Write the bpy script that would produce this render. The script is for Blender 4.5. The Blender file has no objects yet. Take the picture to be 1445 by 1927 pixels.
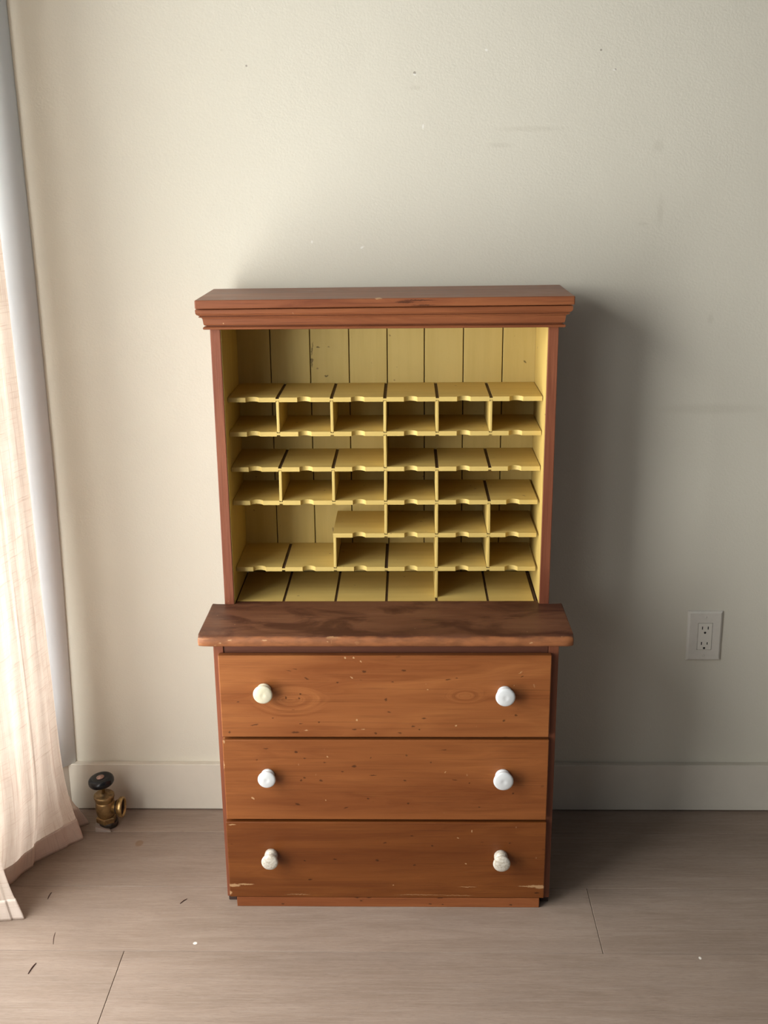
import bpy, bmesh, math, random
from mathutils import Vector, Matrix

random.seed(4)
scene = bpy.context.scene
C = scene.collection

# ------------------------------------------------------------------ camera
F_PX = 2097.318
PITCH, YAW, ROLL = 0.2969, 0.0227, -0.0096
CAM = Vector((0.0, -2.3778, 1.4857))
fwd = Vector((-math.sin(YAW) * math.cos(PITCH), math.cos(YAW) * math.cos(PITCH), -math.sin(PITCH)))
right0 = Vector((math.cos(YAW), math.sin(YAW), 0))
up0 = right0.cross(fwd)
cr, sr = math.cos(ROLL), math.sin(ROLL)
# picture axes are the camera axes turned by ROLL
right = right0 * cr + up0 * sr
up = up0 * cr - right0 * sr
cd = bpy.data.cameras.new('camera')
cam = bpy.data.objects.new('camera', cd)
C.objects.link(cam)
m3 = Matrix((right, up, -fwd)).transposed()
cam.matrix_world = Matrix.Translation(CAM) @ m3.to_4x4()
cd.sensor_fit = 'VERTICAL'
cd.sensor_height = 36.0
cd.lens = F_PX / 1927.0 * 36.0
cd.clip_start = 0.05
scene.camera = cam

# ------------------------------------------------------------------ light
world = bpy.data.worlds.new('overcast_sky')
scene.world = world
world.use_nodes = True
bg = world.node_tree.nodes['Background']
bg.inputs['Color'].default_value = (0.86, 0.94, 1.0, 1)
bg.inputs['Strength'].default_value = 1.5

WIN_Y0, WIN_Y1, WIN_Z0, WIN_Z1 = -1.92, -0.24, 0.125, 2.15
SKY_Z0, SKY_Z1 = 0.10, 2.20        # the bright sky seen through it; below lies darker ground
ld = bpy.data.lights.new('window_daylight', 'AREA')
ld.shape = 'RECTANGLE'
ld.size = SKY_Z1 - SKY_Z0
ld.size_y = WIN_Y1 - WIN_Y0
ld.energy = 111.0
ld.color = (1.0, 0.995, 0.975)
lo = bpy.data.objects.new('window_daylight', ld)
C.objects.link(lo)
lo.location = (-1.24, (WIN_Y0 + WIN_Y1) / 2, (SKY_Z0 + SKY_Z1) / 2)
lo.rotation_euler = (0, -math.pi / 2, 0)

# unseen window added farther along the same wall, to soften the cabinet's wall shadow
W2_Y0, W2_Y1, W2_Z0, W2_Z1 = -4.20, -2.15, 0.85, 2.15
ld2 = bpy.data.lights.new('added_window_fill', 'AREA')
ld2.shape = 'RECTANGLE'
ld2.size = W2_Z1 - W2_Z0
ld2.size_y = W2_Y1 - W2_Y0
ld2.energy = 21.0
ld2.color = (1.0, 0.995, 0.975)
lo2 = bpy.data.objects.new('added_window_fill', ld2)
C.objects.link(lo2)
lo2.location = (-1.24, (W2_Y0 + W2_Y1) / 2, (W2_Z0 + W2_Z1) / 2)
lo2.rotation_euler = (0, -math.pi / 2, 0)

scene.view_settings.view_transform = 'Standard'
scene.view_settings.look = 'None'
scene.view_settings.gamma = 1.0
scene.view_settings.use_curve_mapping = False
scene.view_settings.exposure = 0.0

# ------------------------------------------------------------------ helpers
ORG = {}


def link(o, origin, parent=None):
    ORG[o.name] = Vector(origin)
    C.objects.link(o)
    if parent is not None:
        o.parent = parent
        o.location = Vector(origin) - ORG[parent.name]
    else:
        o.location = Vector(origin)
    return o


def empty(name, origin, label, cat, group=None):
    o = bpy.data.objects.new(name, None)
    o.empty_display_size = 0.05
    link(o, origin)
    return tag(o, label, cat, group)


def tag(o, label=None, cat=None, group=None, kind=None):
    if label: o['label'] = label
    if cat: o['category'] = cat
    if group: o['group'] = group
    if kind: o['kind'] = kind
    return o


def finish(name, bm, mats, parent=None, origin=None, smooth=False):
    """bm holds world coordinates; the object gets its own origin."""
    bmesh.ops.recalc_face_normals(bm, faces=bm.faces)
    if origin is None:
        xs = [v.co.x for v in bm.verts]; ys = [v.co.y for v in bm.verts]; zs = [v.co.z for v in bm.verts]
        origin = ((min(xs) + max(xs)) / 2, (min(ys) + max(ys)) / 2, min(zs))
    bmesh.ops.translate(bm, verts=bm.verts, vec=-Vector(origin))
    me = bpy.data.meshes.new(name)
    bm.to_mesh(me)
    bm.free()
    if not isinstance(mats, (list, tuple)): mats = [mats]
    for m in mats: me.materials.append(m)
    if smooth:
        for p in me.polygons: p.use_smooth = True
    o = bpy.data.objects.new(name, me)
    return link(o, origin, parent)


def box(bm, x0, x1, y0, y1, z0, z1, bev=0.0, seg=2, mat=0):
    nb = bmesh.new()
    vs = [nb.verts.new((x, y, z)) for x in (x0, x1) for y in (y0, y1) for z in (z0, z1)]
    for f in ((0, 1, 3, 2), (4, 6, 7, 5), (0, 4, 5, 1), (2, 3, 7, 6), (0, 2, 6, 4), (1, 5, 7, 3)):
        nb.faces.new([vs[i] for i in f])
    if bev > 0:
        bmesh.ops.bevel(nb, geom=list(nb.edges), offset=bev, segments=seg, profile=0.6, affect='EDGES')
    merge(bm, nb, mat)


def merge(bm, nb, mat=0, M=None):
    mp = {}
    for v in nb.verts:
        mp[v] = bm.verts.new(M @ v.co if M else v.co)
    for f in nb.faces:
        try:
            nf = bm.faces.new([mp[v] for v in f.verts])
            nf.material_index = mat if mat is not None else f.material_index
            nf.smooth = f.smooth
        except ValueError:
            pass
    nb.free()


def prism(bm, pts, z0, z1, mat_side=0, mat_cap=0):
    """plan polygon (x, y) extruded in z"""
    n = len(pts)
    a = [bm.verts.new((p[0], p[1], z0)) for p in pts]
    b = [bm.verts.new((p[0], p[1], z1)) for p in pts]
    for f, mi in ((a[::-1], mat_cap), (b, mat_cap)):
        fc = bm.faces.new(f); fc.material_index = mi
    for i in range(n):
        fc = bm.faces.new((a[i], a[(i + 1) % n], b[(i + 1) % n], b[i])); fc.material_index = mat_side


def lathe(prof, M, seg=40, smooth=True, bm=None, closed=False, mat=0):
    """prof: list of (r, h) round the local z axis; M places it"""
    bm = bm or bmesh.new()
    rings = []
    for r, h in prof:
        if r < 1e-6:
            rings.append([bm.verts.new(M @ Vector((0, 0, h)))])
        else:
            rings.append([bm.verts.new(M @ Vector((r * math.cos(2 * math.pi * k / seg), r * math.sin(2 * math.pi * k / seg), h))) for k in range(seg)])
    pairs = list(zip(rings, rings[1:]))
    if closed: pairs.append((rings[-1], rings[0]))
    for a, b in pairs:
        for k in range(seg):
            k2 = (k + 1) % seg
            if len(a) == 1 and len(b) == 1: continue
            if len(a) == 1: f = bm.faces.new((a[0], b[k], b[k2]))
            elif len(b) == 1: f = bm.faces.new((a[k], a[k2], b[0]))
            else: f = bm.faces.new((a[k], a[k2], b[k2], b[k]))
            f.smooth = smooth; f.material_index = mat
    return bm


# ------------------------------------------------------------------ materials
class N:
    """small node-graph writer"""
    def __init__(self, name):
        self.m = bpy.data.materials.new(name)
        self.m.use_nodes = True
        self.t = self.m.node_tree
        self.t.nodes.clear()
        self.out = self.n('ShaderNodeOutputMaterial')
        self._pos = None

    def n(self, typ, **kw):
        nd = self.t.nodes.new(typ)
        for k, v in kw.items(): setattr(nd, k, v)
        return nd

    def set(self, sock, v):
        if hasattr(v, 'is_output'): self.t.links.new(v, sock)
        else: sock.default_value = v

    def pos(self):
        if self._pos is None: self._pos = self.n('ShaderNodeNewGeometry').outputs['Position']
        return self._pos

    def rnd(self): return self.n('ShaderNodeObjectInfo').outputs['Random']

    def math(self, op, a, b=0.0, c=0.0, clamp=False):
        nd = self.n('ShaderNodeMath', operation=op); nd.use_clamp = clamp
        self.set(nd.inputs[0], a); self.set(nd.inputs[1], b); self.set(nd.inputs[2], c)
        return nd.outputs[0]

    def vmath(self, op, a, b=(0, 0, 0)):
        nd = self.n('ShaderNodeVectorMath', operation=op)
        self.set(nd.inputs[0], a); self.set(nd.inputs[1], b)
        return nd.outputs['Value' if op in ('LENGTH', 'DISTANCE', 'DOT_PRODUCT') else 'Vector']

    def mul(self, v, s): return self.vmath('MULTIPLY', v, s)

    def noise(self, v, scale, detail=3, rough=0.55, dist=0.0):
        nd = self.n('ShaderNodeTexNoise')
        self.set(nd.inputs['Vector'], v)
        nd.inputs['Scale'].default_value = scale; nd.inputs['Detail'].default_value = detail
        nd.inputs['Roughness'].default_value = rough; nd.inputs['Distortion'].default_value = dist
        return nd.outputs['Fac']

    def ramp(self, f, a, b, lo=0.0, hi=1.0, smooth=True):
        nd = self.n('ShaderNodeMapRange')
        nd.interpolation_type = 'SMOOTHSTEP' if smooth else 'LINEAR'
        self.set(nd.inputs['Value'], f)
        nd.inputs['From Min'].default_value = a; nd.inputs['From Max'].default_value = b
        nd.inputs['To Min'].default_value = lo; nd.inputs['To Max'].default_value = hi
        return nd.outputs[0]

    def mix(self, f, a, b, mode='MIX'):
        nd = self.n('ShaderNodeMix', data_type='RGBA', blend_type=mode)
        self.set(nd.inputs['Factor'], f)
        self.set(nd.inputs['A'], (*a, 1) if isinstance(a, tuple) else a)
        self.set(nd.inputs['B'], (*b, 1) if isinstance(b, tuple) else b)
        return [s for s in nd.outputs if s.type == 'RGBA'][0]

    def sep(self, v):
        nd = self.n('ShaderNodeSeparateXYZ'); self.set(nd.inputs[0], v); return nd.outputs

    def marks(self, v, lst, soft=0.45):
        """lst of (x, y, z, rx, ry, rz, angle about y); union mask of small ellipses"""
        tot = None
        for (x, y, z, rx, ry, rz, a) in lst:
            mp = self.n('ShaderNodeMapping', vector_type='TEXTURE')
            self.set(mp.inputs['Vector'], v)
            mp.inputs['Location'].default_value = (x, y, z)
            mp.inputs['Rotation'].default_value = (0, a, 0)
            mp.inputs['Scale'].default_value = (rx, ry, rz)
            k = self.ramp(self.vmath('LENGTH', mp.outputs[0]), 1.0 - soft, 1.0 + soft, 1.0, 0.0)
            tot = k if tot is None else self.math('MAXIMUM', tot, k)
        return tot

    def bump(self, h, dist, strength=1.0):
        nd = self.n('ShaderNodeBump')
        self.set(nd.inputs['Height'], h)
        nd.inputs['Distance'].default_value = dist; nd.inputs['Strength'].default_value = strength
        return nd.outputs[0]

    def bsdf(self, color, rough=0.5, metal=0.0, normal=None, spec=0.5, coat=0.0):
        p = self.n('ShaderNodeBsdfPrincipled')
        self.set(p.inputs['Base Color'], (*color, 1) if isinstance(color, tuple) else color)
        self.set(p.inputs['Roughness'], rough)
        p.inputs['Metallic'].default_value = metal
        p.inputs['Specular IOR Level'].default_value = spec
        p.inputs['Coat Weight'].default_value = coat
        p.inputs['Coat Roughness'].default_value = 0.25
        if normal is not None: self.set(p.inputs['Normal'], normal)
        self.t.links.new(p.outputs[0], self.out.inputs[0])
        return self.m


def cam_ray(u, v):
    a, b = u - 722.5, v - 963.5
    c, s = math.cos(ROLL), math.sin(ROLL)
    uu, vv = c * a + s * b, -s * a + c * b
    return (right0 * (uu / F_PX) + up0 * (-vv / F_PX) + fwd)


def on_y(u, v, y):
    """where a mark seen at (u, v) in the photograph lies on the plane y (used once, to measure the marks)"""
    d = cam_ray(u, v)
    return CAM + d * ((y - CAM.y) / d.y)


def wood(name, dark, mid, light, axis='x', fleck=0.30, rough=0.42, dmarks=(), lmarks=(), streak=1.0, stain=None, wear=None, coat=0.06, knots=()):
    g = N(name)
    r = g.math('MULTIPLY', g.rnd(), 7.3)
    off = g.n('ShaderNodeCombineXYZ')
    for i in range(3): g.set(off.inputs[i], r)
    P = g.vmath('ADD', g.pos(), off.outputs[0])
    st = {'x': (1.0, 9.0, 9.0), 'y': (9.0, 1.0, 9.0), 'z': (9.0, 9.0, 1.0)}[axis]
    # slow warp, so the figure runs wavy round the knots
    wz = g.noise(g.mul(P, tuple(0.55 * s for s in st)), 2.4, 2, 0.5)
    wv = g.math('MULTIPLY', wz, 2.2)
    for (kx, ky, kz, rx, rz, amp) in knots:      # grain swirling round a knot
        q = g.n('ShaderNodeMapping', vector_type='TEXTURE')
        g.set(q.inputs['Vector'], g.pos())
        q.inputs['Location'].default_value = (kx, ky, kz); q.inputs['Scale'].default_value = (rx, 1.0, rz)
        wv = g.math('ADD', wv, g.ramp(g.vmath('LENGTH', q.outputs[0]), 0.0, 1.0, amp, 0.0))
    cmb = g.n('ShaderNodeCombineXYZ')
    for i in range(3): g.set(cmb.inputs[i], wv)
    Pw = g.vmath('ADD', g.mul(P, st), cmb.outputs[0])
    broad = g.noise(Pw, 1.3, 3, 0.55)
    fine = g.noise(g.mul(Pw, (1.0, 1.0, 1.0)), 9.0, 4, 0.6, 0.25)
    hair = g.noise(g.mul(P, tuple((0.6 if s == 1.0 else 5.0) * s for s in st)), 11.0, 2, 0.6)
    c = g.mix(g.ramp(broad, 0.30, 0.70), dark, light)
    c = g.mix(g.math('MULTIPLY', g.ramp(fine, 0.35, 0.72), 0.62 * streak), c, mid)
    c = g.mix(g.math('MULTIPLY', g.ramp(hair, 0.50, 0.75), 0.33 * streak), c, tuple(0.52 * k for k in dark))
    if stain:
        sn = g.noise(g.mul(g.pos(), (1.0, 2.2, 2.2)), 7.0, 5, 0.62, 0.6)
        c = g.mix(g.math('MULTIPLY', g.ramp(sn, 0.46, 0.64), 0.75), c, stain)
    # small dents and worm flecks lying along the grain
    fst = {'x': (1.0, 2.6, 2.6), 'y': (2.6, 1.0, 2.6), 'z': (2.6, 2.6, 1.0)}[axis]
    fl = g.noise(g.mul(P, fst), 38.0, 1, 0.4)
    flm = g.math('MULTIPLY', g.ramp(fl, 0.77, 0.81), fleck)
    c = g.mix(flm, c, tuple(0.22 * k for k in dark))
    sc = g.noise(g.mul(P, (2.2, 2.0, 1.1)), 52.0, 1, 0.4)
    c = g.mix(g.math('MULTIPLY', g.ramp(sc, 0.80, 0.84), 0.55 * fleck), c, (0.62, 0.40, 0.22))
    if dmarks or lmarks:
        wn = g.n('ShaderNodeTexNoise'); g.set(wn.inputs['Vector'], g.pos())
        wn.inputs['Scale'].default_value = 260.0; wn.inputs['Detail'].default_value = 2
        wob = g.vmath('ADD', g.pos(), g.mul(g.vmath('SUBTRACT', wn.outputs['Color'], (0.5, 0.5, 0.5)), (0.006, 0.006, 0.004)))
        if dmarks: c = g.mix(g.math('MULTIPLY', g.marks(wob, dmarks), 0.70), c, tuple(0.16 * k for k in dark))
        if lmarks: c = g.mix(g.math('MULTIPLY', g.marks(wob, lmarks, 0.3), 0.70), c, (0.52, 0.32, 0.16))
    if wear:
        # rubbed front edge: bare wood and chips below the polished top
        y0, y1, col = wear
        yy = g.sep(g.pos())[1]
        wn2 = g.noise(g.mul(g.pos(), (1.0, 3.0, 3.0)), 22.0, 4, 0.6)
        wm = g.ramp(g.math('ADD', yy, g.math('MULTIPLY', g.math('SUBTRACT', wn2, 0.5), 0.010)), y0, y1, 1.0, 0.0)
        c = g.mix(g.math('MULTIPLY', wm, 0.85), c, g.mix(g.ramp(wn2, 0.35, 0.7), col, tuple(0.62 * k for k in col)))
        ch = g.noise(g.mul(g.pos(), (1.0, 2.2, 2.2)), 60.0, 2, 0.5)
        c = g.mix(g.math('MULTIPLY', g.math('MULTIPLY', wm, 0.6), g.ramp(ch, 0.70, 0.76)), c, (0.52, 0.32, 0.16))
    rg = g.math('ADD', g.math('MULTIPLY', fine, 0.22), rough - 0.11)
    nb = g.bump(g.math('ADD', hair, g.math('MULTIPLY', fl, 0.8)), 0.0006, 0.35)
    return g.bsdf(c, rg, normal=nb, spec=0.28, coat=coat)


def paint(name, col, col2, rough=0.55, grain=(14, 14, 1.2), marks=(), edge=None):
    """old brushed paint with a little wood grain telegraphing through"""
    g = N(name)
    r = g.math('MULTIPLY', g.rnd(), 5.0)
    off = g.n('ShaderNodeCombineXYZ')
    for i in range(3): g.set(off.inputs[i], r)
    P = g.vmath('ADD', g.pos(), off.outputs[0])
    a = g.noise(g.mul(P, grain), 4.0, 4, 0.6)
    b = g.noise(P, 9.0, 3, 0.5)
    c = g.mix(g.ramp(a, 0.35, 0.68), col, col2)
    c = g.mix(g.math('MULTIPLY', g.ramp(b, 0.55, 0.75), 0.35), c, tuple(0.82 * k for k in col))
    sp = g.noise(P, 75.0, 1, 0.4)
    c = g.mix(g.math('MULTIPLY', g.ramp(sp, 0.77, 0.80), 0.6), c, (0.16, 0.10, 0.04))
    if marks:
        wn = g.n('ShaderNodeTexNoise'); g.set(wn.inputs['Vector'], g.pos()); wn.inputs['Scale'].default_value = 220.0
        wob = g.vmath('ADD', g.pos(), g.mul(g.vmath('SUBTRACT', wn.outputs['Color'], (0.5, 0.5, 0.5)), (0.006, 0.006, 0.006)))
        c = g.mix(g.math('MULTIPLY', g.marks(wob, marks), 0.8), c, (0.07, 0.045, 0.015))
    return g.bsdf(c, rough, normal=g.bump(a, 0.0006, 0.3), spec=0.35)


def plain(name, col, rough=0.5, metal=0.0, spec=0.5, vary=0.0, scale=30.0, bumpd=0.0, col2=None, coat=0.0):
    g = N(name)
    c = col
    nz = g.noise(g.pos(), scale, 4, 0.6)
    if vary or col2:
        c = g.mix(g.ramp(nz, 0.35, 0.7), col, col2 or tuple(k * (1 - vary) for k in col))
    return g.bsdf(c, rough, metal, g.bump(nz, bumpd) if bumpd else None, spec, coat)


# wall paint -------------------------------------------------------
g = N('warm_grey_wall_paint')
W0 = (0.650, 0.612, 0.508)
n1 = g.noise(g.pos(), 1.4, 3, 0.5)
c = g.mix(g.ramp(n1, 0.35, 0.7), W0, (0.625, 0.588, 0.486))
YW = 0.0169
scuff = [(0.252, YW, 1.565, 0.060, 0.05, 0.0045, 0.0), (0.190, YW, 1.534, 0.022, 0.05, 0.0045, 0.03),
         (0.0185, YW, 1.6454, 0.012, 0.05, 0.004, 0.0), (0.510, YW, 1.529, 0.010, 0.05, 0.010, 0.0),
         (0.6426, YW, 1.179, 0.006, 0.05, 0.010, 0.0), (0.523, YW, 1.40, 0.006, 0.05, 0.028, 0.0),
         (0.490, YW, 1.376, 0.010, 0.05, 0.003, 0.0), (-0.41, YW, 0.43, 0.012, 0.05, 0.006, 0.4),
         (-0.37, YW, 1.72, 0.003, 0.05, 0.002, 0.0), (0.66, YW, 0.985, 0.10, 0.05, 0.010, 0.0)]
c = g.mix(g.math('MULTIPLY', g.marks(g.pos(), scuff, 0.6), 0.14), c, (0.33, 0.29, 0.21))
nick = [(0.0153, YW, 1.6734, 0.0028, 0.05, 0.0028, 0.0), (0.3859, YW, 1.7118, 0.0020, 0.05, 0.0020, 0.0),
        (0.4160, YW, 1.6755, 0.0020, 0.05, 0.0018, 0.0), (-0.322, YW, 1.69, 0.002, 0.05, 0.002, 0)]
c = g.mix(g.math('MULTIPLY', g.marks(g.pos(), nick, 0.3), 0.7), c, (0.20, 0.17, 0.13))
chip = [(0.0153, YW, 1.6700, 0.0030, 0.05, 0.0018, 0.4), (0.0325, YW, 1.5715, 0.0016, 0.05, 0.0045, 0.1),
        (0.1582, YW, 1.7143, 0.0030, 0.05, 0.0022, 0.5), (0.4140, YW, 1.6745, 0.0026, 0.05, 0.0016, 0.0),
        (-0.095, YW, 1.333, 0.004, 0.05, 0.002, -0.5), (-0.20, YW, 1.345, 0.002, 0.05, 0.003, 0.0)]
c = g.mix(g.math('MULTIPLY', g.marks(g.pos(), chip, 0.3), 0.6), c, (0.86, 0.84, 0.78))
peel = g.noise(g.pos(), 260.0, 2, 0.5)
wave_ = g.noise(g.pos(), 16.0, 2, 0.5)
M_WALL = g.bsdf(c, 0.62, normal=g.bump(g.math('ADD', peel, g.math('MULTIPLY', wave_, 2.0)), 0.0007, 0.5), spec=0.25)

M_BASE = plain('warm_grey_trim_paint', (0.625, 0.575, 0.480), 0.45, spec=0.35, vary=0.04, scale=12.0)
M_CEIL = plain('ceiling_paint', (0.12, 0.125, 0.135), 0.8)
M_FAR = plain('far_wall_paint', (0.33, 0.345, 0.37), 0.8)
M_WHITE = plain('white_gloss_trim', (0.88, 0.94, 0.97), 0.35, spec=0.4, vary=0.03, scale=6.0)

# floor ------------------------------------------------------------
g = N('greige_oak_plank')
r = g.math('MULTIPLY', g.rnd(), 11.0)
off = g.n('ShaderNodeCombineXYZ')
for i in range(3): g.set(off.inputs[i], r)
P = g.vmath('ADD', g.pos(), off.outputs[0])
wz = g.noise(g.mul(P, (0.8, 3.0, 1)), 2.0, 2, 0.5)
cmb = g.n('ShaderNodeCombineXYZ')
for i in range(3): g.set(cmb.inputs[i], g.math('MULTIPLY', wz, 1.6))
Pw = g.vmath('ADD', g.mul(P, (1.0, 10.0, 1.0)), cmb.outputs[0])
a = g.noise(Pw, 3.0, 5, 0.62, 0.2)
b = g.noise(g.mul(P, (2.0, 60.0, 1.0)), 4.0, 3, 0.65)
d = g.noise(g.mul(P, (1.0, 1.6, 1.0)), 5.0, 3, 0.55)
fine = g.noise(g.mul(P, (3.0, 40.0, 1.0)), 18.0, 3, 0.7)
c = g.mix(g.ramp(a, 0.30, 0.70), (0.232, 0.170, 0.127), (0.290, 0.218, 0.168))
c = g.mix(g.math('MULTIPLY', g.ramp(b, 0.42, 0.72), 0.42), c, (0.338, 0.271, 0.220))
c = g.mix(g.math('MULTIPLY', g.ramp(d, 0.45, 0.72), 0.32), c, (0.225, 0.174, 0.139))
fl2 = g.noise(g.mul(P, (5.0, 90.0, 1.0)), 9.0, 3, 0.7)
c = g.mix(g.math('MULTIPLY', g.ramp(fl2, 0.55, 0.78), 0.5), c, (0.400, 0.320, 0.262))
c = g.mix(g.math('MULTIPLY', g.ramp(fine, 0.48, 0.74), 0.55), c, (0.176, 0.128, 0.099))
tone = g.ramp(g.rnd(), 0.0, 1.0, 0.95, 1.04, False)
tc = g.n('ShaderNodeCombineXYZ')
for i in range(3): g.set(tc.inputs[i], tone)
c = g.mix(1.0, c, tc.outputs[0], 'MULTIPLY')
spot = [(-0.6257, -0.143, 0, 0.009, 0.012, 0.05, 0)]
c = g.mix(g.math('MULTIPLY', g.marks(g.pos(), spot, 0.25), 0.75), c, (0.20, 0.115, 0.062))
crumb = [(-0.4323, -0.4911, 0, 0.004, 0.004, 0.05, 0), (0.5709, -0.527, 0, 0.0025, 0.004, 0.05, 0)]
c = g.mix(g.marks(g.pos(), crumb, 0.25), c, (0.75, 0.70, 0.62))
M_FLOOR = g.bsdf(c, g.math('ADD', 0.44, g.math('MULTIPLY', fine, 0.2)), normal=g.bump(g.math('ADD', fine, g.math('MULTIPLY', a, 0.6)), 0.0012, 0.3), spec=0.3)
M_JOINT = plain('dark_plank_joint', (0.09, 0.07, 0.055), 0.8)

# furniture --------------------------------------------------------
DY = -0.372      # drawer fronts


def spots(lst, y, kx=1.0):
    o = []
    for it in lst:
        u, v = it[0], it[1]
        w = it[2] if len(it) > 2 else 2.6
        h = it[3] if len(it) > 3 else 1.5
        an = it[4] if len(it) > 4 else 0.0
        p = on_y(u, v, y)
        o.append((p.x, y, p.z, w * 0.00080 * kx, 0.05, h * 0.00080, an))
    return o


D1D = spots([(543, 1262, 6, 1, .3), (555, 1259, 6, .9, .2), (577, 1277, 6, 1.8, .5), (565, 1306, 3, 2), (563, 1314, 3, 2, -.4), (538, 1313, 2, 3),
             (685, 1264, 5, 3), (448, 1321, 3, 2), (479, 1364, 9, 1.8, -.2), (556, 1378, 9, 2.4), (600, 1359, 3, 1.8), (514, 1351, 3, 1.4),
             (566, 1362, 4, 1.2), (726, 1317, 3, 4), (635, 1284, 3, 2), (667, 1373, 5, 2), (707, 1380, 3, 3), (432, 1378, 2, 3), (760, 1262, 5, 2.4),
             (739, 1283, 3, 2), (859, 1276, 3, 1.5), (843, 1279, 7, 1.5), (732, 1340, 4, 1.5), (798, 1352, 6, 1.8), (777, 1367, 4, 2),
             (789, 1373, 3, 2), (971, 1346, 3, 2.4, .5), (948, 1356, 3, 3), (752, 1379, 5, 2), (983, 1273, 4, 1.4, -.5)], DY)
D1L = spots([(649, 1238, 1.8, 2.4), (666, 1238, 2, 2.6), (679, 1245, 1.5, 3, -.5), (662, 1275, 4, 1.2, .7), (671, 1355, 2, 3, .6), (576, 1374, 4, 1.6),
             (683, 1372, 5, .9), (979, 1266, 6, .9, -.6), (967, 1290, 1.2, 1.8), (858, 1366, 3, 2, -.7), (805, 1298, 2, 1.6)], DY)
D2D = spots([(500, 1409, 6, 1.4), (557, 1415, 4, 2.6), (573, 1427, 3, 2), (573, 1464, 3.4, 2.2), (567, 1469, 3, 2.6), (604, 1469, 4, 3), (666, 1442, 6, 3),
             (645, 1452, 4, 1.5), (702, 1459, 8, 1.5), (698, 1426, 1.8, 1.8), (560, 1513, 6, 2.4, .2), (651, 1520, 6, 1.6, -.3), (693, 1503, 3, 2),
             (611, 1435, 4, 1.4), (483, 1430, 2, 2), (765, 1422, 3, 2.4), (811, 1435, 2, 2), (762, 1469, 4, 2), (856, 1468, 6, 1.5, .1),
             (883, 1474, 2, 2), (768, 1512, 3, 2.4), (902, 1519, 2, 2), (835, 1411, 6, 1), (965, 1493, 2.4, 2.4)], DY)
D2L = spots([(616, 1424, 1.8, 2.2), (476, 1502, 4.5, 2, .6), (613, 1506, 1.5, 2), (838, 1453, 1.5, 2.5, .6), (421, 1396, 2, 5), (421, 1440, 1.4, 12)], DY)
D3D = spots([(630, 1617, 5, 2, .2), (573, 1620, 3, 2), (710, 1619, 5, 2.5), (724, 1586, 4, 1.5), (775, 1573, 4, 1.5), (813, 1592, 3, 2, .6), (780, 1628, 4, 2),
             (959, 1587, 3, 1.6), (1010, 1680, 6, 2.2), (583, 1655, 5, 2)], DY)
D3L = spots([(441, 1666, 14, 4.5), (462, 1664, 20, 2.2), (433, 1680, 5, 5, -.6), (888, 1564, 1, 4), (862, 1577, 3, 1.3), (876, 1625, 2, 1.5), (740, 1666, 2, 1.6),
             (1016, 1669, 13, 5), (1003, 1668, 16, 3.4), (988, 1668, 18, 1.2), (880, 1669, 22, .7), (790, 1684, 60, .55), (860, 1685, 40, .5), (560, 1683, 30, .6), (437, 1552, 9, 1.4)], DY)
KD = spots([(672, 1689, 6, 2.2), (694, 1689, 5, 2.6), (680, 1695, 4, 2), (532, 1701, 4, 2), (810, 1701, 4, 2), (833, 1702, 4, 1.8), (961, 1703, 4, 2.2), (828, 1690, 7, 1.6)], DY)

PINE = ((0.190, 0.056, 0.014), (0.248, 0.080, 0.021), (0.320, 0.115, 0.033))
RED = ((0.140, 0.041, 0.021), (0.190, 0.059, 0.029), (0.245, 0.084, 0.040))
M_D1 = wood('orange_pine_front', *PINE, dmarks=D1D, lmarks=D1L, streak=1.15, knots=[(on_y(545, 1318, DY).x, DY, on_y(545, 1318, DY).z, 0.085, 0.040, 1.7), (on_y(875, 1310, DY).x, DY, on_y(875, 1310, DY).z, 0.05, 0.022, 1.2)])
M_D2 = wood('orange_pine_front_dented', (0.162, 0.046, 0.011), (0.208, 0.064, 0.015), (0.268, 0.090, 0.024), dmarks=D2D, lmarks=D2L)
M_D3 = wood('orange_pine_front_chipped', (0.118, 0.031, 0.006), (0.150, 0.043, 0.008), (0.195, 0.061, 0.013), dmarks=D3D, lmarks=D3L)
M_KICK = wood('orange_pine_kickboard', (0.17, 0.048, 0.015), (0.225, 0.066, 0.020), (0.28, 0.092, 0.03), dmarks=KD)
M_CASE = wood('red_brown_case', *RED, axis='z', rough=0.40)
M_RAIL = wood('dark_rail', (0.10, 0.036, 0.022), (0.13, 0.046, 0.026), (0.16, 0.06, 0.034))
M_CORN = wood('red_brown_cornice', (0.120, 0.033, 0.013), (0.195, 0.060, 0.022), (0.262, 0.090, 0.034), streak=1.5, rough=0.40, coat=0.04,
              dmarks=[(-0.005, -0.25, 1.249, .016, .05, .0022, 0), (0.02, -0.25, 1.252, .03, .05, .0012, 0), (0.03, -0.25, 1.2425, .02, .05, .0012, 0)],
              lmarks=[(-0.055, -0.25, 1.2555, .006, .02, .0012, 0), (-0.355, -0.227, 1.208, .0016, .02, .0016, 0)])
M_TOP = wood('worn_dark_worktop', (0.100, 0.037, 0.018), (0.140, 0.056, 0.027), (0.180, 0.078, 0.039), stain=(0.045, 0.013, 0.007),
             wear=(-0.3865, -0.3805, (0.31, 0.115, 0.042)), rough=0.50, fleck=0.4, coat=0.0,
             lmarks=[(-0.407, -0.389, 0.607, .006, .02, .004, 0), (-0.400, -0.389, 0.619, .012, .012, .0016, 0), (-0.145, -0.386, 0.621, .014, .004, .003, 0),
                     (-0.10, -0.389, 0.612, .004, .01, .0035, 0), (-0.15, -0.389, 0.614, .0012, .01, .005, 0)])
YEL = ((0.575, 0.415, 0.125), (0.535, 0.380, 0.108))
M_YEL = paint('ochre_yellow_paint', *YEL)
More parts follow.
